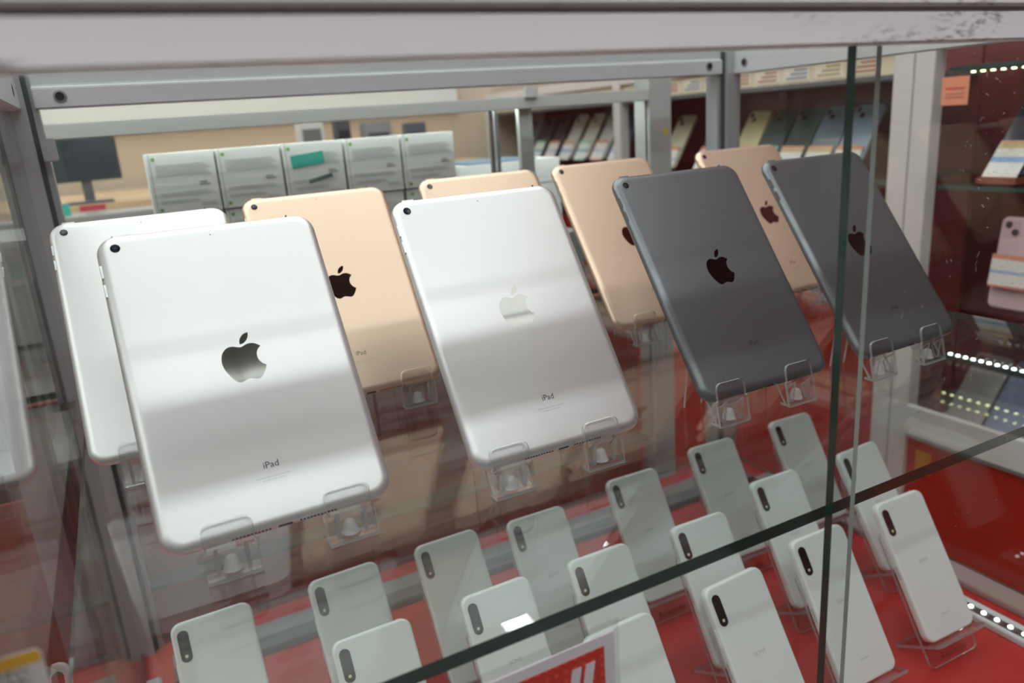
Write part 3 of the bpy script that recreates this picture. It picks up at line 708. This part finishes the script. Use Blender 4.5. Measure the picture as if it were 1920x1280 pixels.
ec = thing('display_case', 'glass case at the right edge with light strips and a tagged phone', 'display case', (1230, 0, -1100))
npart('front_post', MB().box(1104, 1130, 417, 450, -1100, 300), POSTW, ec, 0.8)
npart('top_rail', MB().box(1106, 1130, -700, 417, 282, 306), POSTW, ec, 0.8)
npart('back_panel', MB().box(1330, 1340, -700, 417, -340, 300), mat('maroon_panel', (96, 30, 34), 0.5, noise=0.12, nscale=6), ec)
npart('glass_shelf', MB().slab(1132, 1330, -700, 417, 64, 71, big=2), [GL_FAR, EDGE2], ec)
npart('glass_shelf', MB().slab(1132, 1330, -700, 417, -214, -207, big=2), [GL_FAR, EDGE2], ec)
npart('deck', MB().box(1106, 1340, -700, 417, -360, -340), mat('case_deck_grey', (176, 164, 160), 0.4), ec)
npart('ledge', MB().box(1100, 1112, -700, 417, -352, -300), POSTW, ec, 1)
npart('lower_panel', MB().box(1112, 1120, -700, 417, -1100, -360), REDP, ec)
npart('shelf_upright', MB().box(1316, 1330, 250, 268, -340, 300), STEELD, ec)
npart('gold_emblem', MB().box(1110.5, 1112, 372, 400, -420, -380), mat('emblem_gold', (200, 140, 40), 0.4), ec)
for (nm, z, y0, y1, dy, m) in (('led_strip', 238, 100, 384, 15, LEDY), ('led_strip', -206, 60, 372, 12.8, LED)):
    s_ = npart(nm, MB().box(1143, 1153, y0-6, y1+6, z+2.5, z+5) if z > 0 else MB().box(1133, 1143, y0-6, y1+6, z-1, z+0.5), LEDB, ec)
    n = int((y1-y0)/dy)
    led_row(s_, [((1148 if z > 0 else 1138), y1-i*dy, z+0.6) for i in range(n+1)], m, 3.1, (1230, 0, -1100))
npart('led_shelf', MB().box(1140, 1330, -700, 417, 243, 249), EDGE2, ec)

# phones that stand along the aisle, facing this way, each with a price card
def aisleM(x, y, z, th=32):
    return Matrix.Translation(Vector((x, y, z))*S) @ Matrix.Rotation(-PI/2, 4, 'Z') @ Matrix.Rotation(PI/2-rad(th), 4, 'X')
AB = slab_body(62, 140, 8, 9, 2.5, 'aisle_phone_body')
ALENS = MB()
for cx, cy in ((-19, 128), (-8, 117)): ALENS.lathe([(5.4, 0), (5.4, 1.2), (4, 1.5)], 14, (cx, cy, 4))
ALENS = ALENS.mesh('lens_pair')
bump_me = MB().prism([(x-13.5, y+122.5) for x, y in rrect(26, 26, 7, 4)], 3.8, 4.8).mesh('camera_bump')
CARDS = [card_mat('card_a', (236, 236, 230), [(0, (232, 226, 214)), (0.12, (236, 238, 236)), (0.40, (150, 184, 222)), (0.55, (238, 236, 228)), (0.78, (214, 196, 150)), (0.9, (232, 176, 140))]),
         card_mat('card_b', (236, 230, 226), [(0, (222, 132, 110)), (0.06, (238, 232, 224)), (0.42, (176, 190, 220)), (0.52, (238, 230, 222)), (0.86, (226, 150, 116))]),
         card_mat('card_c', (226, 236, 226), [(0, (196, 226, 206)), (0.1, (236, 240, 234)), (0.4, (150, 190, 200)), (0.56, (234, 238, 230)), (0.86, (170, 214, 180))])]
PC = card_mesh(56, 60)
def aisle_phone(y, col, k, label, clabel, x=1150, z=80, grp='tagged phones along the right aisle', scale=1.0):
    m = mat('aisle_phone_%s' % '_'.join(map(str, col)), col, 0.3, coat=0.3)
    t = thing('smartphone', label, 'smartphone', group=grp); t.matrix_world = aisleM(x, y, z)
    link('body', AB.copy(), m, t)
    cb = link('camera_bump', bump_me.copy(), m, t); link('lens_pair', ALENS.copy(), LENS, cb)
    c = link('price_card', PC.copy(), CARDS[k % 3], None); c.matrix_world = aisleM(x-9, y, z-2, 30)
    tag(c, clabel, 'price card', 'price cards in front of the aisle phones')
cream, dk, dg, bl, lb, wh = (206, 200, 172), (72, 74, 78), (62, 82, 78), (118, 134, 148), (150, 176, 196), (214, 214, 208)
AP = [(1122, cream, 'cream phone'), (990, dk, 'charcoal phone'), (886, (214, 206, 160), 'pale yellow phone'), (818, dg, 'dark green phone'), (750, (70, 92, 86), 'second dark green phone'), (683, bl, 'blue grey phone'), (616, lb, 'light blue phone')]
for k, (y, c, d) in enumerate(AP):
    aisle_phone(y, c, [1, 1, 0, 2, 0, 0, 1][k], d + ' leaning in the right aisle case', 'printed price card in front of the ' + d)
far = [(1330, (84, 92, 116)), (1415, wh), (1500, (226, 222, 206)), (1585, wh), (1670, dk), (1755, dk), (1840, (120, 120, 130)), (2090, dk), (2180, wh), (2270, (150, 120, 120))]
fn = ['navy', 'white', 'ivory', 'second white', 'charcoal', 'second charcoal', 'grey', 'farthest charcoal', 'farthest white', 'dusky rose']
for k, (y, c) in enumerate(far):
    aisle_phone(y, c, k, '%s phone far along the aisle, seen through the back glass' % fn[k], 'price card of the far %s phone' % fn[k], z=100 if y < 2000 else 104)
# right-hand case: tagged phone, rose phone, note and small cards
def edge_card(w, h, x, y, z, m, label, th=25):
    c = link('price_card', card_mesh(w, h), m, None); c.matrix_world = aisleM(x, y, z, th); tag(c, label, 'price card', 'price cards in the right edge case'); return c
t = thing('smartphone', 'dark phone behind a blue and white price card, right edge', 'smartphone'); t.matrix_world = aisleM(1162, 330, 84, 40)
link('body', AB.copy(), mat('ink_blue', (52, 64, 84), 0.25), t)
cb = link('camera_bump', bump_me.copy(), mat('ink_blue', (52, 64, 84), 0.25), t); link('lens_pair', ALENS.copy(), LENS, cb)
t2 = thing('card_easel', 'clear easel under the price card at the right edge', 'easel', (1160, 330, 71))
obj('easel_foot', MB().box(-22, 60, -34, 34, 0, 3), ACRYL[:1], t2, 0.4); obj('easel_block', MB().box(-20, 4, -30, 30, 3, 12), mat('easel_amber', (150, 84, 66), 0.3), t2, 0.4)
edge_card(52, 66, 1148, 330, 84, CARDS[0], 'blue and white price card upright at the right edge', 40)
t = thing('smartphone', 'rose phone with two lenses at the right edge', 'smartphone'); t.matrix_world = aisleM(1150, 296, -116, 8)
pk = mat('rose_phone', (216, 184, 190), 0.3, coat=0.3)
link('body', AB.copy(), pk, t); cb = link('camera_bump', bump_me.copy(), mat('rose_bump', (206, 170, 176), 0.3), t); link('lens_pair', ALENS.copy(), LENS, cb)
edge_card(60, 50, 1141, 296, -82, CARDS[1], 'red bordered price card on the rose phone', 8)
t = thing('phone_riser', 'clear riser block under the rose phone', 'riser', (1167, 296, -207))
obj('riser_block', MB().box(-22, 30, -34, 34, 0.2, 88), ACRYL[:1], t, 0.6); obj('riser_top', MB().box(-24, 32, -36, 36, 88.2, 91), ACRYL[:1], t, 0.4)
for k, (y, zz) in enumerate(((352, -334), (286, -334), (220, -334))):
    t = thing('smartphone', ['grey phone lying under the light strip at the right edge', 'blue phone lying second under the light strip', 'slate phone lying third under the light strip'][k], 'smartphone', group='phones lying under the lower light strip')
    t.matrix_world = aisleM(1150, y, zz, 38)
    c_ = [(150, 146, 144), (112, 132, 164), (96, 112, 140)][k]; link('body', AB.copy(), mat('low_%d' % k, c_, 0.3), t)
    cb = link('camera_bump', bump_me.copy(), mat('low_%d' % k, c_, 0.3), t); link('lens_pair', ALENS.copy(), LENS, cb)
n_ = thing('sticky_note', 'orange square note stuck on the glass near the right edge', 'note', (1102, 380, 193))
n_.rotation_euler = (PI/2, 0, -PI/2)
obj('paper', MB().box(-21, 21, 0, 41, 0, 0.6), mat('note_orange', (236, 150, 116), 0.6), n_)
for zz, c_, nm in ((24, (206, 70, 60), 'red_line'), (16, (190, 110, 90), 'grey_line'), (11, (190, 110, 90), 'grey_line')): obj(nm, MB().box(-15, 15, zz-1.2, zz+1.2, 0.6, 0.8), mat('note_'+nm, c_, 0.6), n_)

# ================================================================== CASE TO THE LEFT
lc = thing('display_case', 'grey posted glass case adjoining on the left', 'display case', (-450, 400, -1100))
npart('corner_post', MB().box(-183, -149, 500, 534, -1100, 290), ALU, lc, 0.8)
npart('post_channel', MB().box(-154, -149.2, 496, 500, -330, 289), ALUD, lc)
npart('side_rail', MB().box(-172, -149, -66, 500, 258, 290), BACKRAIL, lc, 0.8)
npart('deck', MB().box(-900, -149, -112, 500, ZD-18, ZD), DECK, lc)
npart('rear_panel', MB().box(-900, -149, 506, 512, ZD, -125), mat('rust_panel', (164, 92, 78), 0.5, noise=0.15, nscale=7), lc)
npart('shelf', MB().slab(-900, -132, 560, 760, 2, 10, big=2), [GL_FAR, EDGE], lc)
npart('back_panel', MB().box(-900, -132, 800, 812, -330, 250), mat('olive_panel', (150, 146, 136), 0.6, noise=0.08), lc)
npart('lower_shelf', MB().box(-900, -132, 560, 760, -120, -112), PALE, lc)
npart('middle_shelf', MB().box(-900, -132, 590, 760, 126, 132), PALE, lc)
for x0, x1, z0, z1, c, nm, lab, dec in ((-300, -142, 78, 124, (196, 198, 194), 'product_box', 'pale box with a teal square at the left edge', 'teal'), (-260, -156, 12, 70, (120, 120, 112), 'product_box', 'dim grey box on the green edged shelf at left', None), (-300, -160, -104, -68, (212, 214, 212), 'product_box', 'white box low at the left edge', None), (-290, -158, -66, 0, (120, 112, 104), 'picture_box', 'dark picture box with a red peak and red band at left', 'red')):
    t = thing(nm, lab, 'box', ((x0+x1)/2, 640, z0 if z0 > -100 else -112)); w = (x1-x0)/2
    if z0 < -100: z1 += -z0-112; z0 = -112
    obj('carton', MB().box(-w, w, 0, 60, 0, z1-z0), mat('left_box_%d' % (x0+z0), c, 0.5, noise=0.06), t, bevel=1)
    obj('lid', MB().box(-w-0.5, w+0.5, -0.5, 60.5, (z1-z0)*0.78, z1-z0+0.5), mat('left_lid_%d' % (x0+z0), tuple(min(255, int(v*1.06)) for v in c), 0.5), t, bevel=0.6)
    if dec == 'teal': obj('teal_square', MB().box(w-17, w-4, -1.0, -0.6, 8, 26), mat('teal', (64, 186, 168), 0.5), t)
    if dec == 'red':
        obj('red_peak', MB().prism([(8, w-34), (8, w-4), (48, w-22)], -1.0, -0.6, 'y'), mat('peak_red', (196, 80, 70), 0.5), t)
        obj('red_band', MB().box(-w, w-30, -1.0, -0.6, 4, 12), mat('peak_red', (196, 80, 70), 0.5), t)
